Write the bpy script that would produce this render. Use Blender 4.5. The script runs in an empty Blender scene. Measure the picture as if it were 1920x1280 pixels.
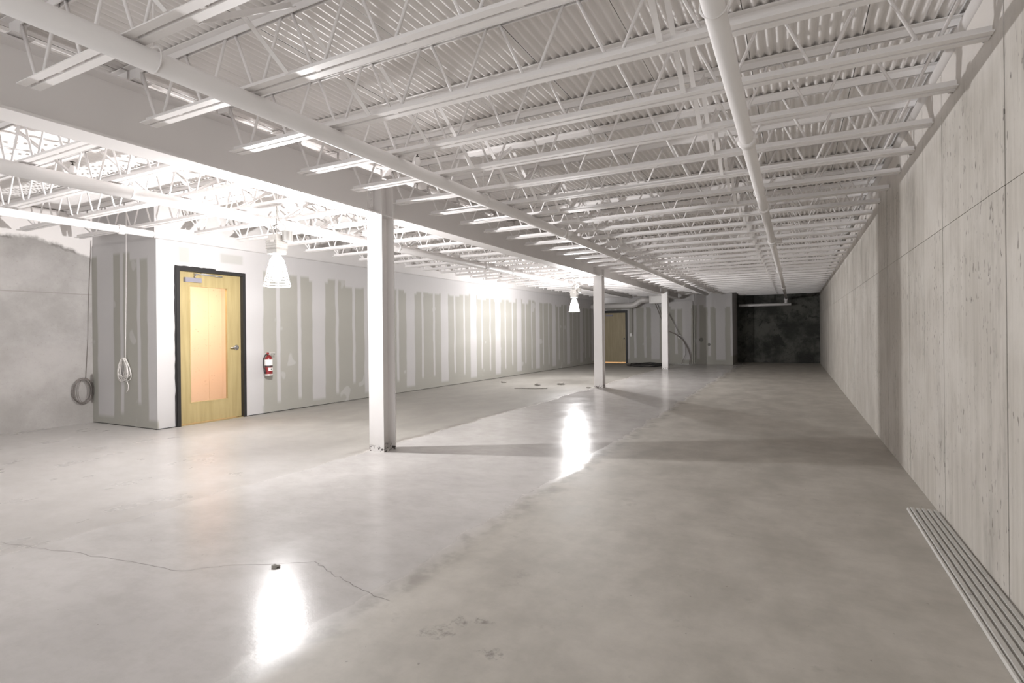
import bpy, bmesh, math, random
from math import sin, cos, pi, radians
from mathutils import Vector
random.seed(7)
S = bpy.context.scene
COL = S.collection

# ------------------------------------------------------------------ camera, world, exposure
FILL_SKY = 2.5
ARC_STRENGTH = 300.0      # glow of the visible arc tube
LAMP_WATTS = 620.0       # each work lamp's own light
H = 1.2823
cd = bpy.data.cameras.new('camera'); cam = bpy.data.objects.new('camera', cd); COL.objects.link(cam)
cd.sensor_width = 36.0; cd.lens = 1024.37 * 36 / 1920; cd.shift_y = -14.57 / 1920; cd.clip_start = 0.02; cd.clip_end = 200
from mathutils import Matrix
cam.matrix_world = Matrix.Translation((0, 0, H)) @ Matrix.Rotation(0.47696, 4, 'Z') @ Matrix.Rotation(pi / 2, 4, 'X') @ Matrix.Rotation(-0.0103, 4, 'Z')
S.camera = cam
w = bpy.data.worlds.new('fill_world'); S.world = w; w.use_nodes = True
w.node_tree.nodes['Background'].inputs[0].default_value = (0.985, 0.985, 1.0, 1)
w.node_tree.nodes['Background'].inputs[1].default_value = FILL_SKY   # added fill: even light through an assumed open hall end behind the camera
S.view_settings.view_transform = 'Standard'; S.view_settings.look = 'None'
S.view_settings.gamma = 1; S.view_settings.use_curve_mapping = False
S.view_settings.exposure = 0.0
S.cycles.max_bounces = 16; S.cycles.diffuse_bounces = 8; S.cycles.transparent_max_bounces = 8
BULB_STRENGTH = 8.0
LAMP_COLOR = (1.0, 0.98, 0.985)
LAMPS = [(-5.2, 4.28), (-5.15, 13.56)]

# the room: X across (right wall at +0.9), Y along the hall, Z up
XR, XL, XC = 0.888, -7.84, -9.5         # right wall face, drywall face, concrete wall at far left
YB, YF, YE = -4.0, 22.45, 24.6          # behind the camera, far drywall, dark end wall
ZC = 2.732                              # underside of bottom chords
ZT = 3.150                              # top of top chords = underside of deck
BX0, BX1, BZ0, BZ1 = -4.245, -4.008, 2.602, 3.036
JY0, JP = 0.869, 0.658                  # joist rows
def jy(k): return JY0 + JP * k
def xl(y): return XL + max(0, y - 4.46) * 0.0215

# ------------------------------------------------------------------ node helpers
class NT:
    def __init__(s, name):
        s.m = bpy.data.materials.new(name); s.m.use_nodes = True
        s.t = s.m.node_tree; s.n = s.t.nodes; s.b = s.n['Principled BSDF']; s.l = s.t.links
        s._pos = None
    def pos(s):
        if s._pos is None: s._pos = s.n.new('ShaderNodeNewGeometry').outputs['Position']
        return s._pos
    def put(s, sock, v):
        if isinstance(v, bpy.types.NodeSocket): s.l.new(v, sock)
        else: sock.default_value = v
    def math(s, op, a, b=0.0, c=0.0, clamp=False):
        n = s.n.new('ShaderNodeMath'); n.operation = op; n.use_clamp = clamp
        s.put(n.inputs[0], a); s.put(n.inputs[1], b); s.put(n.inputs[2], c); return n.outputs[0]
    def scale(s, v, sc):
        n = s.n.new('ShaderNodeVectorMath'); n.operation = 'MULTIPLY'; s.put(n.inputs[0], v); n.inputs[1].default_value = sc; return n.outputs[0]
    def noise(s, scale=5, detail=4, rough=0.55, vec=None, stretch=None, dist=0.0):
        n = s.n.new('ShaderNodeTexNoise'); v = vec or s.pos()
        if stretch: v = s.scale(v, stretch)
        s.l.new(v, n.inputs['Vector']); n.inputs['Scale'].default_value = scale; n.inputs['Detail'].default_value = detail
        n.inputs['Roughness'].default_value = rough; n.inputs['Distortion'].default_value = dist
        return n.outputs['Fac']
    def sep(s, v=None):
        n = s.n.new('ShaderNodeSeparateXYZ'); s.l.new(v or s.pos(), n.inputs[0]); return n.outputs
    def step(s, v, a, b):
        n = s.n.new('ShaderNodeMapRange'); n.interpolation_type = 'SMOOTHSTEP'
        s.put(n.inputs[0], v); s.put(n.inputs[1], a); s.put(n.inputs[2], b); n.inputs[3].default_value = 0; n.inputs[4].default_value = 1
        return n.outputs[0]
    def mix(s, f, a, b, mode='MIX'):
        n = s.n.new('ShaderNodeMix'); n.data_type = 'RGBA'; n.blend_type = mode
        s.put(n.inputs[0], f)
        for i, v in ((6, a), (7, b)):
            if isinstance(v, bpy.types.NodeSocket): s.l.new(v, n.inputs[i])
            else: n.inputs[i].default_value = (*v, 1) if len(v) == 3 else v
        return n.outputs[2]
    def color(s, v):
        if isinstance(v, bpy.types.NodeSocket): s.l.new(v, s.b.inputs['Base Color'])
        else: s.b.inputs['Base Color'].default_value = (*v, 1)
        return s
    def set(s, rough=None, metal=None, spec=None, **k):
        if rough is not None: s.put(s.b.inputs['Roughness'], rough)
        if metal is not None: s.b.inputs['Metallic'].default_value = metal
        if spec is not None: s.put(s.b.inputs['Specular IOR Level'], spec)
        for kk, v in k.items(): s.b.inputs[kk].default_value = v
        return s
    def bump(s, h, strength=0.3, dist=0.01):
        n = s.n.new('ShaderNodeBump'); n.inputs['Strength'].default_value = strength; n.inputs['Distance'].default_value = dist
        s.l.new(h, n.inputs['Height']); s.l.new(n.outputs[0], s.b.inputs['Normal']); return s

def plain(name, col, rough=0.5, metal=0.0, var=0.06, sc=6.0):
    t = NT(name); f = t.noise(sc, 3)
    a = tuple(c * (1 - var) for c in col); b = tuple(min(1, c * (1 + var)) for c in col)
    t.color(t.mix(f, a, b)).set(rough=rough, metal=metal); return t.m

M = {}
M['white'] = plain('white_paint_steel', (0.80, 0.78, 0.77), 0.5, 0, 0.03, 3)
M['deck'] = plain('white_paint_deck', (0.80, 0.78, 0.765), 0.55, 0, 0.05, 2)
M['slab'] = plain('dark_slab', (0.12, 0.11, 0.10), 0.9)
M['black'] = plain('black_frame_paint', (0.018, 0.017, 0.017), 0.42, 0, 0.2, 9)
M['dark'] = plain('dark_rubber', (0.03, 0.028, 0.027), 0.6)
M['chrome'] = plain('satin_chrome', (0.50, 0.49, 0.50), 0.28, 0.9)
M['closer'] = plain('grey_closer_paint', (0.25, 0.24, 0.28), 0.4, 0.2)
M['galv'] = plain('galvanised_steel', (0.60, 0.59, 0.565), 0.42, 0.45, 0.12, 14)
M['sheet'] = plain('dull_deck_steel', (0.56, 0.55, 0.525), 0.5, 0.1, 0.1, 10)
M['cover'] = plain('grey_cover_plate', (0.17, 0.165, 0.15), 0.6)
M['red'] = plain('red_enamel', (0.20, 0.017, 0.018), 0.3, 0, 0.1)
M['label'] = plain('label_paper', (0.78, 0.76, 0.73), 0.6)
M['cable'] = plain('white_cable_sheath', (0.72, 0.69, 0.66), 0.5)
M['cable_grey'] = plain('grey_brown_cable', (0.21, 0.185, 0.17), 0.6)
M['alu'] = plain('lamp_aluminium', (0.62, 0.60, 0.57), 0.45, 0.4, 0.15, 30)
M['cage'] = plain('cage_wire', (0.80, 0.79, 0.78), 0.4, 0.2)
M['porcelain'] = plain('porcelain', (0.85, 0.83, 0.80), 0.3)
M['rubble'] = plain('broken_mortar', (0.30, 0.285, 0.26), 0.95, 0, 0.4, 25)
M['crack'] = plain('crack_shadow_gap', (0.20, 0.185, 0.175), 0.95)
M['joint'] = plain('shade_dark_joint', (0.13, 0.12, 0.105), 0.95)  # joint shade put into the colour: backing darker than the panels' concrete
M['duct'] = plain('painted_duct', (0.62, 0.60, 0.58), 0.45, 0.1)
M['plastic'] = plain('white_plastic', (0.78, 0.77, 0.75), 0.4)
M['brass'] = plain('dull_brass', (0.06, 0.052, 0.042), 0.5, 0.3)

def m_glow(name, strength):       # glowing glass: the light of the arc passes straight through
    t = NT(name); t.n.remove(t.b)
    tr = t.n.new('ShaderNodeBsdfTransparent'); em = t.n.new('ShaderNodeEmission'); em.inputs[0].default_value = (*LAMP_COLOR, 1); em.inputs[1].default_value = strength
    a = t.n.new('ShaderNodeAddShader'); t.l.new(tr.outputs[0], a.inputs[0]); t.l.new(em.outputs[0], a.inputs[1])
    t.l.new(a.outputs[0], t.n['Material Output'].inputs[0]); return t.m
M['bulb'] = m_glow('glowing_bulb_envelope', BULB_STRENGTH); M['arc'] = m_glow('lit_arc_tube', ARC_STRENGTH)
def m_glass():
    t = NT('clear_glass'); t.color((0.98, 0.98, 0.97)); t.set(rough=0.02); t.b.inputs['Transmission Weight'].default_value = 1.0
    t.b.inputs['IOR'].default_value = 1.12; return t.m
M['glass'] = m_glass()

def m_column():
    t = NT('column_paint'); z = t.sep()[2]
    scuff = t.math('MULTIPLY', t.step(t.noise(28, 4), 0.52, 0.56), t.math('SUBTRACT', 1.0, t.step(z, 0.03, 0.085)))
    dust = t.math('MULTIPLY', t.noise(9, 4), t.math('SUBTRACT', 1.0, t.step(z, 0.0, 0.35)))
    c = t.mix(t.math('MULTIPLY', dust, 0.45), (0.80, 0.78, 0.77), (0.40, 0.37, 0.33))
    t.color(t.mix(scuff, c, (0.07, 0.06, 0.055))).set(rough=0.5); return t.m
M['column'] = m_column()

def m_drywall(name, axis, period, phase, z_lo, z_hi, white_before=None, narrow_w=0.036, wide_w=0.15):
    t = NT(name); p = t.sep(); a = p[axis]; z = p[2]
    wob = t.math('MULTIPLY', t.math('SUBTRACT', t.noise(2.2, 2, stretch=(1, 1, 1)), 0.5), 0.05)
    aw = t.math('ADD', a, wob)
    def stripe(per, ph, half, soft):
        u = t.math('SUBTRACT', t.math('FRACT', t.math('ADD', t.math('DIVIDE', t.math('SUBTRACT', aw, ph), per), 0.5)), 0.5)
        d = t.math('MULTIPLY', t.math('ABSOLUTE', u), per)
        return t.math('SUBTRACT', 1.0, t.step(d, half - soft, half + soft))
    cell = t.n.new('ShaderNodeTexWhiteNoise'); cell.noise_dimensions = '1D'
    t.l.new(t.math('FLOOR', t.math('ADD', t.math('DIVIDE', t.math('SUBTRACT', a, phase), period / 3), 0.5)), cell.inputs['W'])
    r = cell.outputs['Value']
    lo = t.math('ADD', z_lo, t.math('MULTIPLY', r, 0.22))
    wide = t.math('MULTIPLY', stripe(period, phase, wide_w, 0.018), t.step(z, z_lo - 0.02, z_lo + 0.06))
    nar = t.math('MULTIPLY', stripe(period / 3, phase, narrow_w, 0.014), t.step(z, lo, t.math('ADD', lo, 0.10)))
    top = t.step(t.math('ADD', z, t.math('MULTIPLY', r, 0.16)), z_hi, z_hi + 0.07)
    f = t.math('MAXIMUM', t.math('MAXIMUM', wide, nar), top)
    blot = t.step(t.noise(1.7, 2), 0.66, 0.69)
    f = t.math('MAXIMUM', f, t.math('MULTIPLY', blot, 0.55))
    if white_before is not None:
        f = t.math('MAXIMUM', f, t.math('SUBTRACT', 1.0, t.step(aw, white_before - 0.04, white_before + 0.04)))
        for y0, y1, z0, z1 in ((4.76, 4.93, 2.36, 2.585), (5.40, 5.78, 2.42, 2.56)):      # two patches left thinly coated above the door
            k = t.math('MULTIPLY', t.math('MULTIPLY', t.step(aw, y0 - 0.02, y0 + 0.03), t.math('SUBTRACT', 1.0, t.step(aw, y1 - 0.03, y1 + 0.02))),
                       t.math('MULTIPLY', t.step(z, z0 - 0.02, z0 + 0.02), t.math('SUBTRACT', 1.0, t.step(z, z1 - 0.02, z1 + 0.02))))
            f = t.math('SUBTRACT', f, t.math('MULTIPLY', k, 0.55))
    board = t.mix(t.noise(1.3, 3), (0.325, 0.32, 0.285), (0.365, 0.352, 0.315))
    comp = t.mix(t.noise(1.0, 3), (0.465, 0.452, 0.448), (0.51, 0.497, 0.493))
    t.color(t.mix(f, board, comp)).set(rough=0.72); return t.m
M['dry_long'] = m_drywall('taped_drywall_long', 1, 1.317, 7.31, 0.10, 2.33, 6.13)
M['dry_box'] = m_drywall('taped_drywall_box', 0, 1.30, -9.13, 0.10, 2.5, None, 0.04, 0.22)
M['dry_far'] = m_drywall('taped_drywall_far', 0, 1.24, -5.03, 0.16, 2.3, None, 0.05, 0.17)
def m_upper():
    t = NT('drywall_skim_upper'); t.color(t.mix(t.noise(1.5, 4), (0.52, 0.505, 0.49), (0.62, 0.60, 0.59))).set(rough=0.7); return t.m
M['upper'] = m_upper()

def m_concrete_right():
    t = NT('board_formed_concrete'); p = t.sep(); z = p[2]
    info = t.n.new('ShaderNodeObjectInfo').outputs['Random']
    streak = t.noise(1.0, 6, 0.65, stretch=(1, 13, 0.5)); blot = t.noise(1.5, 6, 0.62); fine = t.noise(70, 3, 0.6, stretch=(1, 1, 0.35))
    c = t.mix(t.step(streak, 0.25, 0.78), (0.41, 0.385, 0.345), (0.585, 0.555, 0.51))
    c = t.mix(t.math('MULTIPLY', t.step(blot, 0.40, 0.66), 0.75), c, (0.61, 0.585, 0.545))
    c = t.mix(t.math('MULTIPLY', info, 0.22), c, (0.36, 0.335, 0.30))
    grain = t.noise(9.0, 5, 0.7, stretch=(1, 9, 0.35))
    c = t.mix(t.math('MULTIPLY', t.step(grain, 0.52, 0.74), 0.5), c, (0.27, 0.245, 0.21))
    pits = t.math('MULTIPLY', t.step(t.noise(30, 2, 0.5, stretch=(1, 1.6, 0.5)), 0.655, 0.69), t.step(t.noise(1.9, 2), 0.40, 0.58))
    c = t.mix(t.math('MULTIPLY', pits, 0.8), c, (0.13, 0.115, 0.10))
    stain = t.step(t.noise(1.1, 6, 0.72, stretch=(1, 1.4, 0.55)), 0.52, 0.70)
    c = t.mix(t.math('MULTIPLY', stain, 0.55), c, (0.24, 0.22, 0.195))
    over = t.step(t.math('ADD', z, t.math('MULTIPLY', t.noise(1.4, 4), 0.55)), 2.80, 3.12)
    c = t.mix(over, c, (0.74, 0.71, 0.68))
    t.color(c).set(rough=0.85)
    t.bump(t.math('ADD', t.math('MULTIPLY', streak, 0.3), t.math('MULTIPLY', fine, 0.3)), 0.22, 0.008); return t.m
M['conc_r'] = m_concrete_right()

def m_concrete_left():
    t = NT('cast_concrete_left'); p = t.sep(); z = p[2]
    blot = t.noise(1.2, 7, 0.65); fine = t.noise(30, 4, 0.6)
    c = t.mix(t.step(blot, 0.30, 0.70), (0.30, 0.285, 0.27), (0.43, 0.41, 0.395))
    c = t.mix(t.math('MULTIPLY', t.step(fine, 0.58, 0.72), 0.35), c, (0.24, 0.22, 0.20))
    ln = t.math('SUBTRACT', 1.0, t.step(t.math('ABSOLUTE', t.math('SUBTRACT', t.math('ADD', z, t.math('MULTIPLY', blot, 0.02)), 1.95)), 0.003, 0.012))
    c = t.mix(t.math('MULTIPLY', ln, 0.5), c, (0.22, 0.2, 0.18))
    c = t.mix(t.math('MULTIPLY', t.math('SUBTRACT', 1.0, t.step(z, 1.15, 1.24)), 0.16), c, (0.30, 0.275, 0.25))
    edge = t.math('ADD', t.math('SUBTRACT', z, t.math('MULTIPLY', t.step(p[1], 3.9, 4.6), -0.25)), t.math('MULTIPLY', t.noise(3.0, 5, 0.7), 0.25))
    dk = t.math('SUBTRACT', 1.0, t.step(t.math('ABSOLUTE', t.math('SUBTRACT', edge, 2.80)), 0.0, 0.05))
    c = t.mix(t.math('MULTIPLY', t.math('MULTIPLY', dk, t.step(t.noise(5, 3), 0.45, 0.6)), 0.8), c, (0.15, 0.14, 0.125))
    c = t.mix(t.step(edge, 2.78, 2.86), c, (0.78, 0.75, 0.73))
    t.color(c).set(rough=0.85); t.bump(t.math('ADD', blot, t.math('MULTIPLY', fine, 0.3)), 0.3, 0.015); return t.m
M['conc_l'] = m_concrete_left()

def m_concrete_end():
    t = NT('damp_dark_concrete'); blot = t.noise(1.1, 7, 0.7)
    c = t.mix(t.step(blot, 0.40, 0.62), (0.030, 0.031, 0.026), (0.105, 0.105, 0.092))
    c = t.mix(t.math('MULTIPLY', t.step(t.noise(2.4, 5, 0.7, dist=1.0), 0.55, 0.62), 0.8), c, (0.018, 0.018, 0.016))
    t.color(c).set(rough=0.8); return t.m
M['conc_e'] = m_concrete_end()
def m_back(): return plain('plain_concrete_back', (0.45, 0.43, 0.40), 0.85, 0, 0.2, 1.5)
M['conc_b'] = m_back()

def m_floor():
    t = NT('cast_concrete_floor'); p = t.sep(); x, y = p[0], p[1]
    wav = t.math('MULTIPLY', t.math('SUBTRACT', t.noise(1.1, 4, 0.6), 0.5), 0.42)
    wav2 = t.math('ADD', wav, t.math('MULTIPLY', t.math('SUBTRACT', t.noise(9, 3, 0.6), 0.5), 0.10))
    xw = t.math('ADD', x, wav2)
    inner = t.math('MULTIPLY', t.step(xw, -4.24, -4.17), t.math('SUBTRACT', 1.0, t.step(xw, -1.92, -1.80)))
    near = t.math('MULTIPLY', t.math('SUBTRACT', 1.0, t.step(x, -1.9, -1.7)), t.math('SUBTRACT', 1.0, t.step(t.math('ADD', y, t.math('MULTIPLY', x, 0.25)), 2.2, 4.2)))
    strip = t.math('MAXIMUM', inner, t.math('MULTIPLY', near, 0.75))
    blot = t.noise(0.9, 7, 0.62); cloud = t.noise(2.6, 6, 0.6, stretch=(1, 0.6, 1)); fine = t.noise(60, 3, 0.6)
    smooth_c = t.mix(t.step(blot, 0.3, 0.72), (0.47, 0.452, 0.438), (0.54, 0.52, 0.507))
    tan = t.mix(t.step(cloud, 0.28, 0.70), (0.40, 0.378, 0.338), (0.525, 0.497, 0.452))
    tan = t.mix(t.math('MULTIPLY', t.step(t.noise(3.3, 6, 0.7), 0.60, 0.72), 0.5), tan, (0.32, 0.295, 0.265))
    tan = t.mix(t.math('MULTIPLY', t.step(t.noise(2.0, 6, 0.72, stretch=(0.7, 1.5, 1)), 0.62, 0.75), 0.30), tan, (0.54, 0.51, 0.46))
    left = t.math('SUBTRACT', 1.0, t.step(xw, -4.3, -4.1))
    tan_dimmed = t.mix(t.step(cloud, 0.28, 0.70), (0.28, 0.268, 0.243), (0.35, 0.335, 0.308))  # same concrete, left side darkened in colour to offset the lamp's strong light
    c = t.mix(left, tan, tan_dimmed); c = t.mix(strip, c, smooth_c)
    mott = t.noise(7.0, 6, 0.7, stretch=(0.7, 1.0, 1))
    c = t.mix(t.math('MULTIPLY', t.step(mott, 0.35, 0.72), 0.22), c, (0.27, 0.25, 0.225))
    # dark seam just outside the edges of the smoother strip
    e1 = t.math('SUBTRACT', 1.0, t.step(t.math('ABSOLUTE', t.math('ADD', xw, 1.78)), 0.0, 0.13))
    e1 = t.math('MULTIPLY', e1, t.step(t.noise(4.5, 4), 0.42, 0.62))
    e2 = t.math('SUBTRACT', 1.0, t.step(t.math('ABSOLUTE', t.math('ADD', xw, 4.27)), 0.0, 0.07))
    e2 = t.math('MULTIPLY', e2, t.math('MULTIPLY', t.step(t.noise(3, 4), 0.40, 0.58), t.step(y, 4.0, 5.0)))
    c = t.mix(t.math('MULTIPLY', t.math('MAXIMUM', e1, e2), 0.5), c, (0.18, 0.16, 0.14))
    # a few dark stains with a place of their own
    nz = t.math('MULTIPLY', t.math('SUBTRACT', t.noise(12, 5, 0.75), 0.5), 0.24)
    spk = t.noise(26, 5, 0.75)
    for sx, sy, r in ((-1.38, 1.94, 0.05), (-1.33, 2.06, 0.035), (-1.09, 1.90, 0.035), (-1.25, 2.10, 0.03), (-0.72, 1.75, 0.05), (-2.57, 2.07, 0.03)):
        d = t.math('SQRT', t.math('ADD', t.math('POWER', t.math('SUBTRACT', x, sx), 2.0), t.math('POWER', t.math('SUBTRACT', y, sy), 2.0)))
        f = t.math('SUBTRACT', 1.0, t.step(t.math('ADD', d, nz), r * 0.5, r * 1.5))
        c = t.mix(t.math('MULTIPLY', t.math('MULTIPLY', f, t.step(spk, 0.40, 0.62)), 0.6), c, (0.14, 0.125, 0.11))
    speck = t.step(t.noise(34, 2, 0.4), 0.76, 0.79)
    c = t.mix(t.math('MULTIPLY', speck, 0.5), c, (0.16, 0.145, 0.13))
    t.color(c)
    ro = t.math('ADD', t.math('MULTIPLY', strip, -0.31), t.math('ADD', 0.53, t.math('MULTIPLY', t.math('SUBTRACT', cloud, 0.5), 0.22)))
    t.set(rough=ro, spec=t.math('SUBTRACT', 0.2, t.math('MULTIPLY', strip, 0.12)))
    t.bump(t.math('ADD', t.math('MULTIPLY', fine, 0.4), t.math('MULTIPLY', cloud, 0.5)), 0.10, 0.006); return t.m
M['floor'] = m_floor()

def m_wood(name, a, b):
    t = NT(name); g = t.noise(3.0, 5, 0.6, stretch=(7, 7, 0.5)); f = t.noise(40, 3, 0.6, stretch=(3, 3, 0.12))
    c = t.mix(t.step(g, 0.3, 0.7), a, b); c = t.mix(t.math('MULTIPLY', f, 0.12), c, tuple(v * 0.6 for v in a))
    t.color(c).set(rough=0.42); return t.m
M['maple'] = m_wood('maple_veneer', (0.35, 0.275, 0.125), (0.42, 0.335, 0.165))
M['birch'] = m_wood('grey_birch_veneer', (0.30, 0.25, 0.15), (0.38, 0.315, 0.20))
def m_room():
    t = NT('pitted_room_wall'); pits = t.step(t.noise(24, 3, 0.5, stretch=(1, 1, 2)), 0.665, 0.69)
    pits = t.math('MULTIPLY', pits, t.step(t.noise(3, 2), 0.42, 0.6))
    t.color(t.mix(t.math('MULTIPLY', pits, 0.6), (0.66, 0.60, 0.55), (0.30, 0.24, 0.2))).set(rough=0.9); return t.m
M['room'] = m_room()

# ------------------------------------------------------------------ mesh helpers
class MB:
    def __init__(s): s.v = []; s.f = []; s.sm = []
    def add(s, v, f, smooth=False):
        o = len(s.v); s.v += [tuple(p) for p in v]; s.f += [tuple(i + o for i in q) for q in f]; s.sm += [smooth] * len(f); return s
    def box(s, x0, x1, y0, y1, z0, z1):
        v = [(x, y, z) for z in (z0, z1) for y in (y0, y1) for x in (x0, x1)]
        return s.add(v, [(0, 2, 3, 1), (4, 5, 7, 6), (0, 1, 5, 4), (2, 6, 7, 3), (0, 4, 6, 2), (1, 3, 7, 5)])
    def quad(s, a, b, c, d): return s.add([a, b, c, d], [(0, 1, 2, 3)])
    def prism(s, poly, a, b, axis):     # poly in the two other axes, extruded from a to b
        n = len(poly)
        def P(q, t):
            if axis == 0: return (t, q[0], q[1])
            if axis == 1: return (q[0], t, q[1])
            return (q[0], q[1], t)
        v = [P(q, a) for q in poly] + [P(q, b) for q in poly]
        f = [(i, (i + 1) % n, n + (i + 1) % n, n + i) for i in range(n)] + [tuple(range(n))[::-1], tuple(range(n, 2 * n))]
        return s.add(v, f)
    def tube(s, pts, r, n=8, cap=True, closed=False, smooth=True):
        pts = [Vector(p) for p in pts]; m = len(pts); v = []; f = []
        up = None
        for i, p in enumerate(pts):
            if closed: d = pts[(i + 1) % m] - pts[i - 1]
            else: d = pts[min(i + 1, m - 1)] - pts[max(i - 1, 0)]
            d.normalize()
            if up is None:
                up = Vector((0, 0, 1)) if abs(d.z) < 0.9 else Vector((1, 0, 0))
            a = d.cross(up)
            if a.length < 1e-5: a = d.cross(Vector((0.3, 1, 0.2)))
            a.normalize(); b = a.cross(d); up = b
            rr = r[i] if isinstance(r, (list, tuple)) else r
            v += [p + a * cos(2 * pi * j / n) * rr + b * sin(2 * pi * j / n) * rr for j in range(n)]
        for i in range(m if closed else m - 1):
            k = (i + 1) % m
            f += [(i * n + j, i * n + (j + 1) % n, k * n + (j + 1) % n, k * n + j) for j in range(n)]
        s.add(v, f, smooth)
        if cap and not closed:
            o = len(s.v) - len(v)
            s.f += [tuple(o + j for j in range(n))[::-1], tuple(o + (m - 1) * n + j for j in range(n))]; s.sm += [False, False]
        return s
    def lathe(s, prof, c, n=20, axis=2, smooth=True):   # prof: (radius, height)
        v = []; f = []; m = len(prof)
        for r, h in prof:
            for j in range(n):
                a = 2 * pi * j / n; u, w_ = r * cos(a), r * sin(a)
                q = (u, w_, h) if axis == 2 else ((h, u, w_) if axis == 0 else (w_, h, u))
                v.append((c[0] + q[0], c[1] + q[1], c[2] + q[2]))
        for i in range(m - 1):
            f += [(i * n + j, i * n + (j + 1) % n, (i + 1) * n + (j + 1) % n, (i + 1) * n + j) for j in range(n)]
        s.add(v, f, smooth); o = len(s.v) - len(v)
        s.f += [tuple(o + j for j in range(n))[::-1], tuple(o + (m - 1) * n + j for j in range(n))]; s.sm += [False, False]
        return s
    def lump(s, c, r, seed, sq=(1, 1, 1)):
        rnd = random.Random(seed); bm = bmesh.new(); bmesh.ops.create_icosphere(bm, subdivisions=2, radius=1)
        v = []
        for q in bm.verts:
            k = r * (0.72 + 0.5 * rnd.random()); v.append((c[0] + q.co.x * k * sq[0], c[1] + q.co.y * k * sq[1], c[2] + q.co.z * k * sq[2]))
        f = [tuple(x.index for x in fc.verts) for fc in bm.faces]; bm.free(); return s.add(v, f)
    def mesh(s, name, mat):
        me = bpy.data.meshes.new(name); me.from_pydata(s.v, [], s.f); me.materials.append(mat)
        me.polygons.foreach_set('use_smooth', s.sm); me.update()
        bm = bmesh.new(); bm.from_mesh(me); bmesh.ops.recalc_face_normals(bm, faces=bm.faces); bm.to_mesh(me); bm.free()
        return me
    def build(s, name, mat, parent=None, loc=None):
        return link(name, s.mesh(name, mat), parent, loc)
def link(name, me, parent=None, loc=None):
    o = bpy.data.objects.new(name, me); COL.objects.link(o)
    if parent: o.parent = parent
    if loc: o.location = loc
    return o
def thing(name, label, cat, loc=(0, 0, 0), group=None):
    o = bpy.data.objects.new(name, None); o.empty_display_size = 0.05; COL.objects.link(o); o.location = loc
    o['label'] = label; o['category'] = cat
    if group: o['group'] = group
    return o
def tag(o, label, cat, group=None):
    o['label'] = label; o['category'] = cat
    if group: o['group'] = group
    return o
def struct(o, label=None, cat=None):
    o['kind'] = 'structure'
    if label: o['label'] = label
    if cat: o['category'] = cat
    return o
def arc(cx, cy, cz, r, a0, a1, n, plane='xz', ry=None):
    out = []
    for i in range(n + 1):
        a = a0 + (a1 - a0) * i / n; u, v = r * cos(a), (ry or r) * sin(a)
        out.append({'xz': (cx + u, cy, cz + v), 'yz': (cx, cy + u, cz + v), 'xy': (cx + u, cy + v, cz)}[plane])
    return out
TENS = ['', '', 'twenty', 'thirty', 'forty']
ONES = ['', 'first', 'second', 'third', 'fourth', 'fifth', 'sixth', 'seventh', 'eighth', 'ninth', 'tenth', 'eleventh', 'twelfth', 'thirteenth',
        'fourteenth', 'fifteenth', 'sixteenth', 'seventeenth', 'eighteenth', 'nineteenth']
def ordinal(n):
    if n < 20: return ONES[n]
    return {20: 'twentieth', 30: 'thirtieth', 40: 'fortieth'}[n] if n % 10 == 0 else TENS[n // 10] + '-' + ONES[n % 10]

# ------------------------------------------------------------------ the shell
struct(MB().box(-9.9, 1.3, YB, YE + 0.4, -0.15, 0.0).build('floor', M['floor']), 'grey cast concrete floor with a smoother paler strip down the middle', 'floor')

# right wall: board formed concrete, a backing with one panel per form board
wr = struct(MB().box(0.910, 1.25, YB, YE + 0.3, -0.10, 2.985).build('wall_right', M['joint']), 'board-formed grey concrete wall along the right side', 'wall')
PW = 0.6145
pm = [MB().box(0, 0.021, 0.0045, PW - 0.0045, 0.0, 1.956).mesh('concrete_panel_low', M['conc_r']), MB().box(0, 0.021, 0.0045, PW - 0.0045, 1.9595, 2.990).mesh('concrete_panel_high', M['conc_r'])]
k0 = -12
for k in range(k0, 35):
    y = 3.351 + PW * k
    if y + PW > YE + 0.3 or y < YB: continue
    dx = random.uniform(-0.0010, 0.0020)
    for me in pm:
        link('concrete_panel', me, wr, (XR + dx + random.uniform(-0.0004, 0.0004), y, 0.0))

# far left concrete wall; hall left open behind the camera for the added fill
struct(MB().box(XC - 0.3, XC, YB, 6.9, -0.10, 3.14).build('wall_left', M['conc_l']), 'bare cast concrete wall at the far left', 'wall')

# drywall: end face of the boxed room, long wall with a door opening
D0, D1, DZ = 4.72, 5.825, 2.290          # rough opening outside the black frame
Y0 = 4.46
def skew_box(mb, y0, y1, z0, z1, t0=0.0, t1=0.12):
    v = []
    for z in (z0, z1):
        for y in (y0, y1):
            v += [(xl(y) - t1, y, z), (xl(y) - t0, y, z)]
    mb.add(v, [(0, 2, 3, 1), (4, 5, 7, 6), (0, 1, 5, 4), (2, 6, 7, 3), (0, 4, 6, 2), (1, 3, 7, 5)])
ZL = 2.655
mb = MB()
skew_box(mb, Y0 + 0.02, D0, 0.012, ZL); skew_box(mb, D0, D1, DZ, ZL); skew_box(mb, D1, YF, 0.012, ZL)
wl = struct(mb.build('wall_far_left', M['dry_long']), 'long drywall wall with pale joint compound stripes on the left side', 'wall')
mb = MB(); skew_box(mb, Y0 + 0.06, YF, ZL, 3.14, 0.055, 0.16); mb.build('upper_drywall', M['upper'], wl)
mb = MB(); skew_box(mb, D1 + 0.02, 7.7, 0.0, 0.012, 0.02, 0.1); skew_box(mb, 13.2, YF, 0.0, 0.012, 0.02, 0.1); skew_box(mb, Y0, D0, 0.0, 0.012, 0.03, 0.1); mb.build('floor_gap', M['dark'], wl)
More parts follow.
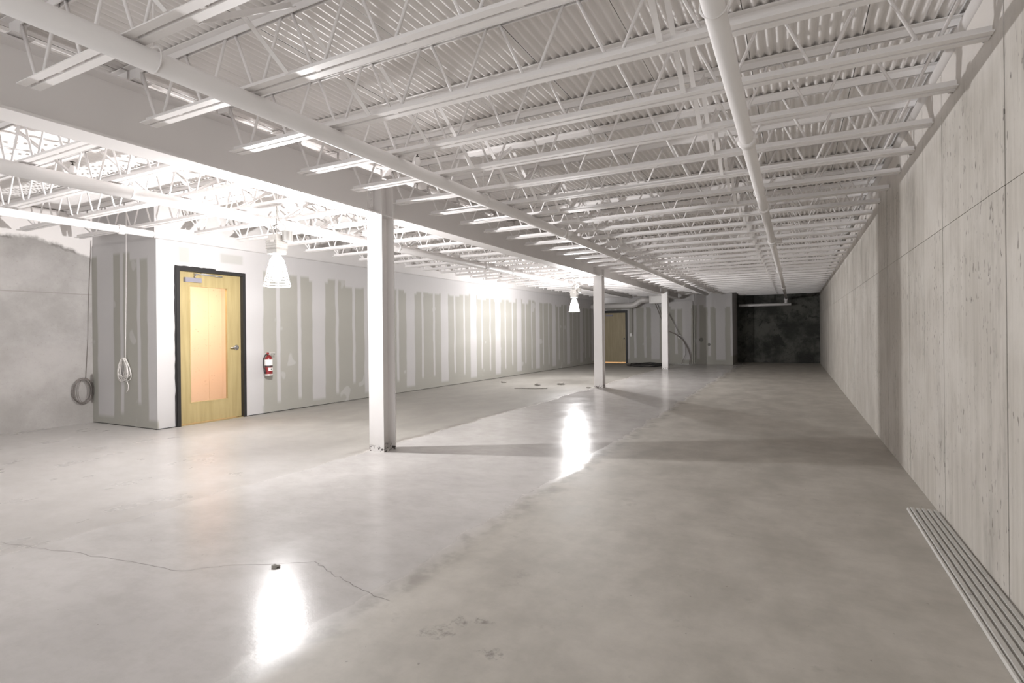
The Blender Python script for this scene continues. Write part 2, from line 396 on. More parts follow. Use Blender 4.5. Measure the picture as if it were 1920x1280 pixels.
wn = struct(MB().box(XC + 0.0, xl(Y0) - 0.0, Y0, Y0 + 0.02, 0.012, ZL).box(XC, xl(Y0) - 0.055, Y0 + 0.012, Y0 + 0.06, ZL, 3.14).build('wall_corner', M['dry_box']), 'short drywall end wall in shade left of the glazed door', 'wall')
MB().box(XC, xl(Y0) - 0.02, Y0 + 0.012, Y0 + 0.10, 0.0, 0.012).build('floor_gap', M['dark'], wn)

# far drywall with the plain door, jog and dark end recess
E0, E1, EZ = -7.28, -6.17, 2.21
wf = struct(MB().box(xl(YF) - 0.1, E0, YF, YF + 0.12, 0.005, 2.50).box(E0, E1, YF, YF + 0.12, EZ, 2.50).box(E1, -3.56, YF, YF + 0.12, 0.005, 2.50).build('wall_back', M['dry_far']), 'low drywall wall with the plain wooden door at the far end', 'wall')
MB().box(-7.6, -3.56, YF + 0.12, YF + 0.50, 2.44, 2.50).box(-7.6, -3.4, YF + 0.50, YF + 0.6, 2.40, 3.14).build('soffit_top', M['upper'], wf)
struct(MB().box(-3.60, -2.115, YF + 0.16, YF + 0.30, 0.0, 3.14).box(-3.62, -3.50, YF + 0.10, YF + 0.5, 0.0, 3.14).box(-2.215, -2.115, YF + 0.30, YE, 0.0, 3.14).build('wall_back_right', M['dry_far']), 'taller drywall beside the dark opening at the far end', 'wall')
we = struct(MB().box(-2.3, 1.2, YE, YE + 0.3, -0.10, 3.14).build('wall_end', M['conc_e']), 'dark damp concrete wall at the very end of the hall', 'wall')
for i in range(5): MB().box(-2.1 + i * 0.6, -1.506 + i * 0.6, YE - 0.012 - 0.003 * (i % 2), YE, 0.03, 2.96).build('concrete_panel', M['conc_e'], we)

# ceiling: slab with corrugated deck sheets
ce = struct(MB().box(-9.9, 1.3, YB - 0.2, YE + 0.4, 3.20, 3.35).build('ceiling', M['slab']), 'white corrugated steel deck ceiling above the joists', 'ceiling')
PITCH = 0.0595; NP = 11; SW = PITCH * NP
prof = []
for i in range(NP):
    for u, h in ((0.0, 0.0), (0.07, 0.0003), (0.13, 0.0025), (0.36, 0.0190), (0.42, 0.0218), (0.47, 0.0225), (0.53, 0.0225), (0.58, 0.0218), (0.64, 0.0190), (0.87, 0.0025), (0.93, 0.0003)):
        prof.append(((i + u) * PITCH, h))
prof.append((SW - 0.004, 0.0))
prof = [p for p in prof if p[0] <= SW - 0.004]
def deck_mesh(y0, y1):
    mb = MB(); v = []; f = []
    for x, h in prof: v += [(x, y0, h), (x, y1, h)]
    for i in range(len(prof) - 1): f.append((2 * i, 2 * i + 2, 2 * i + 3, 2 * i + 1))
    mb.add(v, f, True); me = mb.mesh('deck_sheet', M['deck']); return me
ym = [(-4.0, 1.2), (1.203, 9.1), (9.103, 17.0), (17.003, 24.8)]
dms = [deck_mesh(a, b) for a, b in ym]
for i in range(-14, 3):
    x = -0.905 + i * SW
    for j, me in enumerate(dms): link('deck_sheet', me, ce, (x, 0, ZT + 0.001 + (i % 2) * 0.0012))

# ------------------------------------------------------------------ columns and beams
cols = [(-4.102, 4.66), (-4.055, 12.20), (-3.97, 19.15)]
cname = ['white steel column nearest the camera, chipped paint at its foot', 'white steel column in the middle of the row, beside the farther lamp', 'white steel column farthest away, beside the air grille box']
CW, CDp, CT = 0.205, 0.205, 0.013
for (x, y), lab in zip(cols, cname):
    t = thing('steel_column', lab, 'column', (x, y, 0), 'steel columns under the main beam')
    for yy in (0, CDp - CT): MB().box(-CW / 2, CW / 2, yy, yy + CT, 0.0, 3.03).build('flange', M['column'], t)
    MB().box(-0.006, 0.006, CT, CDp - CT, 0.0, 3.03).build('web', M['column'], t)
    MB().box(-CW / 2 + 0.004, CW / 2 - 0.004, CT, CDp - CT, BZ0 - 0.006, BZ0 + 0.006).box(-CW / 2 + 0.004, CW / 2 - 0.004, CT, CDp - CT, 0.0, 0.012).build('stiffener', M['column'], t)
bolt_me = MB().lathe([(0.017, 0), (0.017, 0.012), (0.009, 0.013), (0.009, 0.024)], (0, 0, 0), 6, 0, False).mesh('bolt', M['white'])
segs = [(YB, 4.657), (4.868, 12.197), (12.408, 19.147), (19.358, YF - 0.02)]
bl = ['white steel beam overhead at the left, running to the nearest column', 'white steel beam between the nearest and the middle column', 'white steel beam between the middle and the farthest column', 'white steel beam end beyond the farthest column']
bxc = (BX0 + BX1) / 2
for i, ((a, b), lab) in enumerate(zip(segs, bl)):
    t = thing('steel_beam', lab, 'beam', (bxc, a, BZ0), 'main beam lengths')
    L = b - a; hw = (BX1 - BX0) / 2
    MB().box(-hw, hw, 0, L, 0, 0.017).build('bottom_flange', M['white'], t)
    MB().box(-hw, hw, 0, L, BZ1 - BZ0 - 0.017, BZ1 - BZ0).build('top_flange', M['white'], t)
    MB().box(-0.006, 0.006, 0, L, 0.017, BZ1 - BZ0 - 0.017).build('web', M['white'], t)
    ends = ([L - 0.085] if i < 3 else []) + ([0.0] if i > 0 else [])
    for ey in ends:
        MB().box(-0.016, 0.016, ey, ey + 0.085, 0.06, 0.36).build('clip_angle', M['white'], t)
        for q in range(4): link('bolt', bolt_me, t, (0.016, ey + 0.043, 0.095 + q * 0.075))

# ------------------------------------------------------------------ joists
AW, AG, AT = 0.046, 0.010, 0.006      # angle leg, half gap, thickness
def angle_pair(x0, x1, zb, up, side):
    s = side; a = AG * s; b = (AG + AW) * s
    if up: poly = [(a, zb), (b, zb), (b, zb + AT), (a + AT * s, zb + AT), (a + AT * s, zb + AW), (a, zb + AW)]
    else: poly = [(a, zb), (b, zb), (b, zb - AT), (a + AT * s, zb - AT), (a + AT * s, zb - AW), (a, zb - AW)]
    return MB().prism(poly, x0, x1, 0)
HJ = ZT - ZC
class JoistKind:
    def __init__(s, xt0, xt1, xb0, xb1, nodes, ends, seats):
        s.top = [angle_pair(xt0, xt1, HJ, False, q).mesh('top_chord', M['white']) for q in (1, -1)]
        s.bot = [angle_pair(xb0, xb1, 0, True, q).mesh('bottom_chord', M['white']) for q in (1, -1)]
        s.bars = []
        for n in nodes:
            for q in (1, -1):
                s.bars.append(((n, q), None))
        s.ends = ends; s.seats = seats; s.nodes = nodes
        al = MB()
        for n in nodes:
            for q in (1, -1): al.tube(bar_pts(n, q), 0.0095, 5)
        for e in ends: al.tube(e, 0.0095, 5)
        s.allweb = al.mesh('web_bars', M['white'])
        s.seat_me = [MB().prism([(-AG - AW, -d), (-AG - AW, -d + 0.007), (-AG - 0.007, -d + 0.007), (-AG - 0.007, 0), (AG + 0.007, 0), (AG + 0.007, -d + 0.007), (AG + AW, -d + 0.007), (AG + AW, -d)], a, b, 0).mesh('bearing_seat', M['white']) for a, b, d in seats]
        fl = MB()
        for i in range(int((xb1 - xb0) / 0.62)): xx = xb0 + 0.35 + i * 0.62; fl.box(xx, xx + 0.035, -AG, AG, 0.003, 0.03)
        s.spacer = fl.mesh('chord_spacers', M['white'])
def bar_pts(n, q):
    return [(n + 0.030 * q, 0, 0.008), (n + 0.215 * q, 0, HJ - 0.010)]
bar_me = {q: MB().tube([(0.030 * q, 0, 0.008), (0.215 * q, 0, HJ - 0.010)], 0.0095, 7).mesh('web_bar', M['white']) for q in (1, -1)}
rn = [-3.78 + 0.49 * i for i in range(10)]
ZS = BZ1 - ZC
kinds = {
 'right': JoistKind(-4.10, 0.99, -3.915, 0.880, rn, [[(-3.99, 0, HJ - 0.05), (-3.81, 0, 0.008)]], [(-4.10, -3.97, 0.105), (0.965, 0.99, 0.155)]),
 'wide': JoistKind(-9.495, -4.13, -9.22, -4.36, [-4.55 - 0.47 * i for i in range(10)], [[(-4.26, 0, HJ - 0.05), (-4.50, 0, 0.008)], [(-9.44, 0, HJ - 0.05), (-8.81, 0, 0.008)]], [(-4.26, -4.13, 0.105)]),
}
for i_ in range(5):
    e_ = -7.805 + 0.08 * i_
    kinds['left%d' % i_] = JoistKind(e_, -4.13, e_ + 0.29, -4.36, [-4.55 - 0.47 * i for i in range(7) if -4.55 - 0.47 * i > e_ + 0.33], [[(-4.26, 0, HJ - 0.05), (-4.50, 0, 0.008)], [(e_ + 0.05, 0, HJ - 0.05), (-7.40, 0, 0.008)]], [(-4.26, -4.13, 0.105)])
kinds['short'] = JoistKind(-2.10, 0.99, -1.95, 0.880, rn[4:], [[(-2.09, 0, HJ - 0.05), (-1.85, 0, 0.008)]], [(0.965, 0.99, 0.155)])
def left_kind(y): return 'left%d' % min(4, max(0, math.ceil((xl(y) - 0.045 + 7.805) / 0.08)))
end_me = {k: [MB().tube(e, 0.0095, 7).mesh('end_bar', M['white']) for e in v.ends] for k, v in kinds.items()}
def make_joist(kind, k, label):
    K = kinds[kind]; y = jy(k)
    t = thing('steel_joist', label, 'joist', (0, y, ZC), 'roof joists of the right bay' if kind in ('right', 'short') else 'roof joists of the left bay')
    for me in K.top: link('top_chord', me, t)
    for me in K.bot: link('bottom_chord', me, t)
    for me in K.seat_me: link('bearing_seat', me, t, (0, 0, HJ))
    if k <= 12:
        link('chord_spacers', K.spacer, t)['kind'] = 'stuff'
        for n in K.nodes:
            for q in (1, -1): link('web_bar', bar_me[q], t, (n, 0, 0))
        for me in end_me[kind]: link('end_bar', me, t)
    else:
        link('web_bars', K.allweb, t)['kind'] = 'stuff'
KR = [k for k in range(0, 36) if jy(k) < YE - 0.3]
for k in KR:
    make_joist('right' if jy(k) < YF - 0.05 else 'short', k, 'white bar joist between beam and right wall, %s in line from the camera' % ordinal(k + 1))
KLf = [k for k in range(2, 33) if jy(k) < YF - 0.1]
for i, k in enumerate(KLf):
    make_joist('wide' if jy(k) < Y0 - 0.05 else left_kind(jy(k)), k, 'white bar joist left of the beam, %s in line from the camera' % ordinal(i + 1))

# cross braces between joists
zA, zB_ = 0.012, HJ - 0.045
def brace_mesh(flip, dx):
    y0, y1 = (AG + 0.05), JP - (AG + 0.05)
    a = (dx, y0, zB_ if flip else zA); b = (dx, y1, zA if flip else zB_)
    mb = MB(); d = Vector(b) - Vector(a); n = Vector((0, -d.z, d.y)).normalized()
    w_ = 0.030
    pts = [(0, 0), (w_, 0), (w_, 0.004), (0.004, 0.004), (0.004, w_), (0, w_)]
    v = []
    for base in (a, b):
        for px, pn in pts: v.append((base[0] + px, base[1] + n.y * (pn - 0.015), base[2] + n.z * (pn - 0.015)))
    f = [(i, (i + 1) % 6, 6 + (i + 1) % 6, 6 + i) for i in range(6)] + [(5, 4, 3, 2, 1, 0), (6, 7, 8, 9, 10, 11)]
    return mb.add(v, f).mesh('brace_angle', M['white'])
br_me = [brace_mesh(True, 0.0), brace_mesh(False, 0.045)]
for x, ks, txt in ((-2.49, [k for k in KR if jy(k) < YF], 'nearer the beam'), (-0.60, KR, 'nearer the right wall'), (-6.0, KLf, 'left of the beam')):
    for i, (k, k2) in enumerate(zip(ks[:-1], ks[1:])):
        t = thing('cross_brace', 'crossed white brace angles %s, %s joist gap from camera' % (txt, ordinal(i + 1)), 'brace', (x, jy(k), ZC), 'cross braces between joists')
        for me in br_me: link('brace_angle', me, t)

# ------------------------------------------------------------------ pipes
def ypipe(name, label, x, z, r, y0, y1, coup=(), heads=(), hang=(), tees=()):
    t = thing(name, label, 'pipe', (x, y0, z), 'sprinkler pipes under the ceiling')
    MB().tube([(0, 0, 0), (0, y1 - y0, 0)], r, 20).build('pipe_run', M['white'], t)
    for c in coup:
        mb = MB().lathe([(r + 0.001, -0.04), (r + 0.014, -0.036), (r + 0.018, -0.012), (r + 0.012, 0), (r + 0.018, 0.012), (r + 0.014, 0.036), (r + 0.001, 0.04)], (0, c - y0, 0), 20, 1)
        for sx in (1, -1): mb.box(sx * (r + 0.012) - 0.014, sx * (r + 0.012) + 0.014, c - y0 - 0.045, c - y0 + 0.045, -0.012, 0.012)
        mb.build('coupling', M['white'], t)
    for c in tees:
        MB().lathe([(r + 0.001, -0.10), (r + 0.016, -0.096), (r + 0.016, -0.06), (r + 0.006, -0.055), (r + 0.006, 0.055), (r + 0.016, 0.06), (r + 0.016, 0.096), (r + 0.001, 0.10)], (0, c - y0, 0), 20, 1).tube([(0, c - y0, 0), (0.13, c - y0, 0)], 0.035, 12).build('tee_fitting', M['white'], t)
    for c in heads:
        h = MB().lathe([(0.020, 0.0), (0.030, 0.01), (0.030, 0.045), (0.021, 0.065), (0.018, 0.08)], (0, c - y0, r - 0.006), 12).build('sprinkler_outlet', M['white'], t)
        MB().lathe([(0.012, 0.078), (0.012, 0.09), (0.006, 0.092), (0.006, 0.112), (0.022, 0.113), (0.022, 0.116)], (0, c - y0, r - 0.006), 10).build('sprinkler_head', M['brass'], h)
    for c in hang:
        MB().tube(arc(0, c - y0, 0.012, r + 0.010, 0, 2 * pi, 20, 'xz')[:-1], 0.0045, 5, closed=True).tube([(0, c - y0, r + 0.02), (0, c - y0, ZT - z - 0.045)], 0.005, 6).build('pipe_hanger', M['white'], t)
    return t
ypipe('sprinkler_pipe', 'thick white pipe hung right of the main beam, nearest pipe overhead', -2.860, 2.672, 0.057, -3.9, 21.3, (9.75, 13.04, 16.33), (3.80, 7.78, 11.08), tuple(jy(k) + 0.10 for k in (1, 6, 11, 16, 21, 26)), (7.168,))
ypipe('sprinkler_pipe', 'white pipe running down the middle of the right bay to the end wall', -0.272, 2.570, 0.044, -3.9, 23.96, (4.0, 6.3, 13.0, 18.0), (), tuple(jy(k) + 0.12 for k in (2, 7, 12, 18, 24, 30)), (8.698,))
ypipe('sprinkler_pipe', 'white pipe left of the beam, passing just behind the nearer lamp', -5.62, 2.662, 0.060, -3.9, 21.0, (9.75, 15.01), (2.50, 7.12), tuple(jy(k) + 0.12 for k in (3, 9, 15, 21)), (4.62,))
t = ypipe('sprinkler_pipe', 'short capped white pipe in front of the concrete wall at the far left', -7.60, 2.66, 0.045, -3.9, 4.28, (3.90,), (), (jy(2) + 0.2,))
ypipe('wall_pipe', 'white pipe threaded through the joists close to the right wall', 0.905, 3.040, 0.044, -3.9, 9.4, (), (), ())
t = thing('branch_pipe', 'white cross pipe hung in front of the dark end wall', 'pipe', (-2.0, 24.05, 2.33))
MB().tube([(0.0, 0, 0), (1.90, 0, 0)], 0.055, 14).build('pipe_run', M['white'], t)
MB().tube([(1.715, 0, 0.04), (1.715, 0, 0.30)], 0.05, 12).lathe([(0.065, 0.16), (0.07, 0.17), (0.07, 0.22), (0.065, 0.23)], (1.715, 0, 0), 14).build('riser', M['white'], t)

# ------------------------------------------------------------------ hanging work lamps
def arc_light(t):
    l = bpy.data.lights.new('lamp_light', 'POINT'); l.energy = LAMP_WATTS; l.color = LAMP_COLOR; l.shadow_soft_size = 0.028
    l.use_nodes = True; nt = l.node_tree; n = nt.nodes        # a vertical arc tube shines sideways, little straight up or down
    tc = n.new('ShaderNodeTexCoord'); sp = n.new('ShaderNodeSeparateXYZ'); nt.links.new(tc.outputs['Normal'], sp.inputs[0])
    m1 = n.new('ShaderNodeMath'); m1.operation = 'MULTIPLY'; nt.links.new(sp.outputs[2], m1.inputs[0]); nt.links.new(sp.outputs[2], m1.inputs[1])
    m2 = n.new('ShaderNodeMath'); m2.operation = 'MULTIPLY_ADD'; nt.links.new(m1.outputs[0], m2.inputs[0]); m2.inputs[1].default_value = -0.90; m2.inputs[2].default_value = 1.0
    nt.links.new(m2.outputs[0], n['Emission'].inputs['Strength'])
    o = bpy.data.objects.new('lamp_light', l); COL.objects.link(o); o.parent = t; o.location = (0, 0, 0.13)
def lamp(x, y, label, first=None):
    t = thing('hanging_work_lamp', label, 'lamp', (x, y, 1.85), 'caged work lamps hung in a row')
    if first:
        for ch in [q for q in first.children if q.type == 'MESH']:
            c = ch.copy(); COL.objects.link(c); c.parent = t
            for g in ch.children:
                d = g.copy(); COL.objects.link(d); d.parent = c
        arc_light(t)
        return t
    MB().lathe([(0.012, 0.285), (0.022, 0.25), (0.030, 0.20), (0.050, 0.155), (0.056, 0.12), (0.050, 0.085), (0.030, 0.055), (0.012, 0.045)], (0, 0, 0), 12).build('bulb', M['bulb'], t)
    MB().lathe([(0.004, 0.10), (0.011, 0.104), (0.011, 0.156), (0.004, 0.16)], (0, 0, 0), 8).build('arc_tube', M['arc'], t.children[0])
    MB().lathe([(0.042, 0.362), (0.040, 0.300), (0.032, 0.288), (0.020, 0.283)], (0, 0, 0), 16).build('socket', M['porcelain'], t)
    cg = MB()
    R = lambda z: 0.145 + (0.075 - 0.145) * z / 0.29
    for i in range(10):
        z = 0.0 + i * 0.0315; cg.tube(arc(0, 0, z, R(z), 0, 2 * pi, 24, 'xy')[:-1], 0.0026 if i else 0.004, 5, closed=True)
    for i in range(8):
        a = 2 * pi * i / 8; cg.tube([(R(0) * cos(a), R(0) * sin(a), 0), (R(.29) * cos(a), R(.29) * sin(a), 0.29), (0.040 * cos(a), 0.040 * sin(a), 0.345)], 0.0026, 5)
    cg.build('wire_cage', M['cage'], t)
    b = MB().box(-0.085, 0.085, -0.075, 0.075, 0.415, 0.525).build('ballast_box', M['alu'], t)
    MB().box(-0.078, 0.078, -0.068, 0.068, 0.362, 0.415).build('lower_housing', M['galv'], b)
    MB().box(-0.070, 0.070, -0.062, 0.062, 0.525, 0.575).build('upper_housing', M['alu'], b)
    fin = MB()
    for i in range(4): fin.box(-0.089, 0.089, -0.079, 0.079, 0.425 + i * 0.026, 0.434 + i * 0.026)
    fin.build('cooling_fins', M['galv'], b)
    MB().box(-0.005, 0.055, -0.0806, -0.0785, 0.487, 0.512).build('rating_plate', M['label'], b)
    MB().lathe([(0.054, 0.50), (0.056, 0.51), (0.056, 0.60), (0.060, 0.605), (0.060, 0.622), (0.03, 0.628)], (0.115, 0.05, 0), 18).build('ballast_can', M['galv'], t)
    MB().tube([(0, 0, 0.575), (0, 0, 0.62), *arc(0, 0, 0.66, 0.035, -pi / 2, pi, 12, 'xz')], 0.005, 6).build('hook', M['galv'], t)
    rnd = random.Random(3); wr_ = MB()
    for q in range(5):
        a = rnd.random() * 6.28; wr_.tube([(0.03 * cos(a), 0.03 * sin(a), 0.575), (0.07 * cos(a), 0.06 * sin(a), 0.62 + 0.02 * q), (0.05 * cos(a + 1), 0.05 * sin(a + 1), 0.67), (0.01, 0.0, 0.71)], 0.005, 5)
    wr_.tube([(0.115, 0.05, 0.62), (0.09, 0.03, 0.68), (0.03, 0.0, 0.75), (0.012, 0.0, 0.84), (0.015, 0.0, 1.0), (0.03, 0.01, 1.09), (0.10, 0.05, 1.17), (0.24, 0.22, 1.20), (0.34, 0.33, 1.22)], 0.007, 6)
    wr_.tube([(0.0, 0.0, 0.69), (-0.006, 0, 0.85), (0.004, 0, 1.0), (-0.004, 0, 1.12), (0, 0.0, 1.27)], 0.005, 6)
    wr_.build('power_cord', M['galv'], t)
    arc_light(t)
    return t
L1 = lamp(LAMPS[0][0], LAMPS[0][1], 'nearer caged work lamp, lit, hanging in front of the drywall beside the glazed door')
lamp(LAMPS[1][0], LAMPS[1][1], 'farther caged work lamp, lit, hanging left of the middle column', L1)

# ------------------------------------------------------------------ door 1 (glazed maple)
d1 = struct(thing('door_1', 'maple door with a tall glass pane in a black frame', 'door', (xl(5.27), 5.27, 0)))
fr = MB()
fx0, fx1 = -0.13, 0.014
ya, yb = D0 - 5.27, D1 - 5.27
fw = 0.050
for a, b in ((ya, ya + fw), (yb - fw, yb)): fr.box(fx0, fx1, a, b, 0, DZ)
fr.box(fx0, fx1, ya + fw, yb - fw, DZ - fw, DZ)
for a, b in ((ya + fw, ya + fw + 0.014), (yb - fw - 0.03, yb - fw)): fr.box(fx0, -0.085, a, b, 0, DZ - fw)
fr.box(fx0, -0.085, ya + fw, yb - fw, DZ - fw - 0.014, DZ - fw)
fr.build('door_frame', M['black'], d1)
rag = MB(); rr = random.Random(5)        # ragged brush edge of black paint on the board around the frame
def ragged(p0, p1, out):
    n = 26; v = []; f = []
    for i in range(n + 1):
        u = i / n; y = p0[0] + (p1[0] - p0[0]) * u; z = p0[1] + (p1[1] - p0[1]) * u; k = 0.014 + 0.010 * rr.random()
        v += [(0.0012, y, z), (0.0012, y + out[0] * k, z + out[1] * k), (-0.004, y, z), (-0.004, y + out[0] * k, z + out[1] * k)]
    for i in range(n): a = 4 * i; f += [(a, a + 4, a + 5, a + 1), (a + 2, a + 3, a + 7, a + 6), (a + 1, a + 5, a + 7, a + 3)]
    rag.add(v, f)
ragged((ya, 0), (ya, DZ), (-1, 0)); ragged((ya - 0.012, DZ), (yb + 0.012, DZ), (0, 1)); ragged((yb, 0), (yb, DZ), (1, 0))
rag.build('paint_edge', M['black'], d1)
ly0, ly1, lz0, lz1 = ya + fw + 0.004, yb - fw - 0.004, 0.018, DZ - fw - 0.004
gy0, gy1, gz0, gz1 = 4.945 - 5.27, 5.545 - 5.27, 0.315, 2.035
lx0, lx1 = -0.082, -0.045
lf = MB().box(lx0, lx1, ly0, gy0, lz0, lz1).box(lx0, lx1, gy1, ly1, lz0, lz1).box(lx0, lx1, gy0, gy1, lz0, gz0).box(lx0, lx1, gy0, gy1, gz1, lz1).build('door_leaf', M['maple'], d1)
bd = MB()
for a, b, c, d in ((gy0 - .008, gy0 + .008, gz0, gz1), (gy1 - .008, gy1 + .008, gz0, gz1), (gy0, gy1, gz0 - .008, gz0 + .008), (gy0, gy1, gz1 - .008, gz1 + .008)): bd.box(lx0 - 0.003, lx1 + 0.004, a, b, c, d)
bd.build('glazing_bead', M['maple'], lf)
MB().box(-0.066, -0.062, gy0, gy1, gz0, gz1).build('glass_pane', M['glass'], lf)
hy, hz = 5.690 - 5.27, 1.108
lv = MB().lathe([(0.042, 0.0), (0.042, 0.010), (0.034, 0.020)], (lx1, hy, hz), 20, 0).tube([(lx1, hy, hz), (lx1 + 0.05, hy, hz)], 0.011, 10).tube([(lx1 + 0.05, hy, hz), (lx1 + 0.058, hy - 0.03, hz), (lx1 + 0.055, hy - 0.09, hz + 0.002), (lx1 + 0.05, hy - 0.125, hz)], [0.012, 0.011, 0.010, 0.008], 10)
lv.build('lever_handle', M['chrome'], lf)
MB().box(lx1, lx1 + 0.055, 4.855 - 5.27, 5.10 - 5.27, 2.085, 2.150).build('door_closer', M['closer'], lf)
MB().tube([(lx1 + 0.03, 5.01 - 5.27, 2.150), (lx1 + 0.03, 5.01 - 5.27, 2.178), (lx1 + 0.035, 5.04 - 5.27, 2.205)], 0.010, 8).tube([(lx1 + 0.035, 5.00 - 5.27, 2.210), (lx1 + 0.06, 5.42 - 5.27, 2.195)], 0.008, 8).tube([(lx1 + 0.06, 5.42 - 5.27, 2.20), (lx1 + 0.045, 5.10 - 5.27, 2.222)], 0.007, 8).build('closer_arm', M['chrome'], lf)
MB().box(-0.12, 0.0, ya + fw, yb - fw, 0.0, 0.006).build('threshold', M['maple'], d1)
# lit room behind the glass
struct(MB().box(-9.48, -9.40, 4.60, 6.60, 0, 2.6).box(-9.40, -9.392, 6.25, 6.6, 0, 2.6).box(-9.4, -7.97, 6.5, 6.6, 0, 2.6).box(-9.4, -7.97, 4.56, 4.64, 0, 2.6).box(-9.4, -7.97, 4.6, 6.6, 2.5, 2.6).build('wall_inner', M['room']), 'pitted wall of the lit room behind the glazed door', 'wall')
def area(name, loc, rot, sx, sy, power, col):
    l = bpy.data.lights.new(name, 'AREA'); l.shape = 'RECTANGLE'; l.size = sx; l.size_y = sy; l.energy = power; l.color = col
    o = bpy.data.objects.new(name, l); COL.objects.link(o); o.location = loc; o.rotation_euler = rot; return o
area('inner_room_lamp', (-8.25, 5.55, 2.48), (0, 0, 0), 0.5, 1.6, 78, (1.0, 0.69, 0.47))

# ------------------------------------------------------------------ door 2 (far)
d2 = struct(thing('door_2', 'plain wooden door in a black frame at the far end', 'door', (-6.73, YF, 0)))
a, b = E0 + 6.73, E1 + 6.73
MB().box(a, a + 0.09, -0.03, 0.12, 0, EZ).box(b - 0.09, b, -0.03, 0.12, 0, EZ).box(a + 0.09, b - 0.09, -0.03, 0.12, EZ - 0.10, EZ).box(a + 0.09, b - 0.09, 0.062, 0.10, EZ - 0.13, EZ - 0.10).build('door_frame', M['black'], d2)
lf2 = MB().box(a + 0.093, b - 0.093, 0.02, 0.06, 0.045, EZ - 0.103).build('door_leaf', M['birch'], d2)
MB().lathe([(0.033, 0), (0.033, -0.01), (0.012, -0.014), (0.012, -0.05), (0.026, -0.055), (0.028, -0.08), (0.01, -0.09)], (b - 0.16, 0.02, 1.03), 14, 1).build('door_knob', M['chrome'], lf2)
MB().box(a + 0.18, a + 0.47, -0.03, 0.02, 1.97, 2.04).build('door_closer', M['closer'], lf2)
for z in (0.35, 1.05, 1.80): MB().box(a + 0.084, a + 0.100, -0.004, 0.02, z, z + 0.11).build('hinge', M['chrome'], lf2)
struct(MB().box(-7.5, -6.0, YF + 0.9, YF + 1.0, 0, 2.5).box(-7.5, -7.4, YF + .12, YF + 1, 0, 2.5).box(-6.1, -6.0, YF + .12, YF + 1, 0, 2.5).box(-7.5, -6, YF + .12, YF + 1, 2.38, 2.43).build('wall_beyond', M['room']), 'wall of the lit space behind the far wooden door', 'wall')
area('far_room_lamp', (-6.73, YF + 0.5, 2.3), (0, 0, 0), 0.4, 0.4, 60, (1.0, 0.66, 0.36))

# ------------------------------------------------------------------ fire extinguisher
fx, fy = xl(6.17), 6.17
ex = thing('fire_extinguisher', 'red fire extinguisher hanging on the drywall right of the glazed door', 'extinguisher', (fx + 0.085, fy, 0.63))
MB().lathe([(0.045, 0.0), (0.058, 0.012), (0.060, 0.03), (0.060, 0.275), (0.055, 0.300), (0.038, 0.322), (0.022, 0.332), (0.020, 0.345)], (0, 0, 0), 22).build('cylinder', M['red'], ex)
def band(z0, z1, r, a0, a1, n=14, th=0.0012):
    mb = MB(); v = []; f = []
    for i in range(n + 1):
        a = a0 + (a1 - a0) * i / n
        for rr_ in (r, r + th):
            v += [(rr_ * cos(a), rr_ * sin(a), z0), (rr_ * cos(a), rr_ * sin(a), z1)]
    for i in range(n): q = 4 * i; f += [(q + 2, q + 6, q + 7, q + 3), (q, q + 1, q + 5, q + 4), (q + 1, q + 3, q + 7, q + 5), (q, q + 4, q + 6, q + 2)]
    return mb.add(v, f, False)
band(0.172, 0.268, 0.0601, -2.2, 1.1).build('instruction_label', M['label'], ex)
band(0.150, 0.170, 0.0601, -pi, pi).build('strap', M['dark'], ex)
lb = band(0.085, 0.135, 0.0601, -0.75, 0.8).build('tag_label', M['label'], ex)
band(0.100, 0.122, 0.0614, -0.15, 0.22, 5).build('printed_mark', M['dark'], lb)
MB().lathe([(0.061, -0.002), (0.0605, 0.032)], (0, 0, 0), 22).build('base_skirt', M['galv'], ex)
MB().box(-0.016, 0.016, -0.03, 0.028, 0.345, 0.372).box(-0.012, 0.012, 0.0, 0.115, 0.375, 0.384).tube([(0, 0.02, 0.36), (0, 0.06, 0.352), (0, 0.115, 0.335)], 0.006, 6).build('valve_handle', M['alu'], ex)
MB().lathe([(0.016, 0.0), (0.018, 0.005), (0.018, 0.028), (0.012, 0.032)], (0.016, -0.04, 0.368), 14, 0).build('pressure_gauge', M['red'], ex)
MB().tube([(0, -0.03, 0.355), (0.01, -0.07, 0.345), (0.012, -0.105, 0.29), (0.012, -0.112, 0.22), (0.012, -0.098, 0.14), (0.012, -0.088, 0.11)], 0.0085, 8).build('hose', M['dark'], ex)
MB().tube([(0.012, -0.089, 0.125), (0.012, -0.080, 0.045)], [0.010, 0.016], 10).build('nozzle', M['dark'], ex)
MB().box(-0.084, -0.078, -0.02, 0.02, 0.12, 0.37).box(-0.08, -0.05, -0.015, 0.015, 0.15, 0.165).build('wall_bracket', M['galv'], ex)

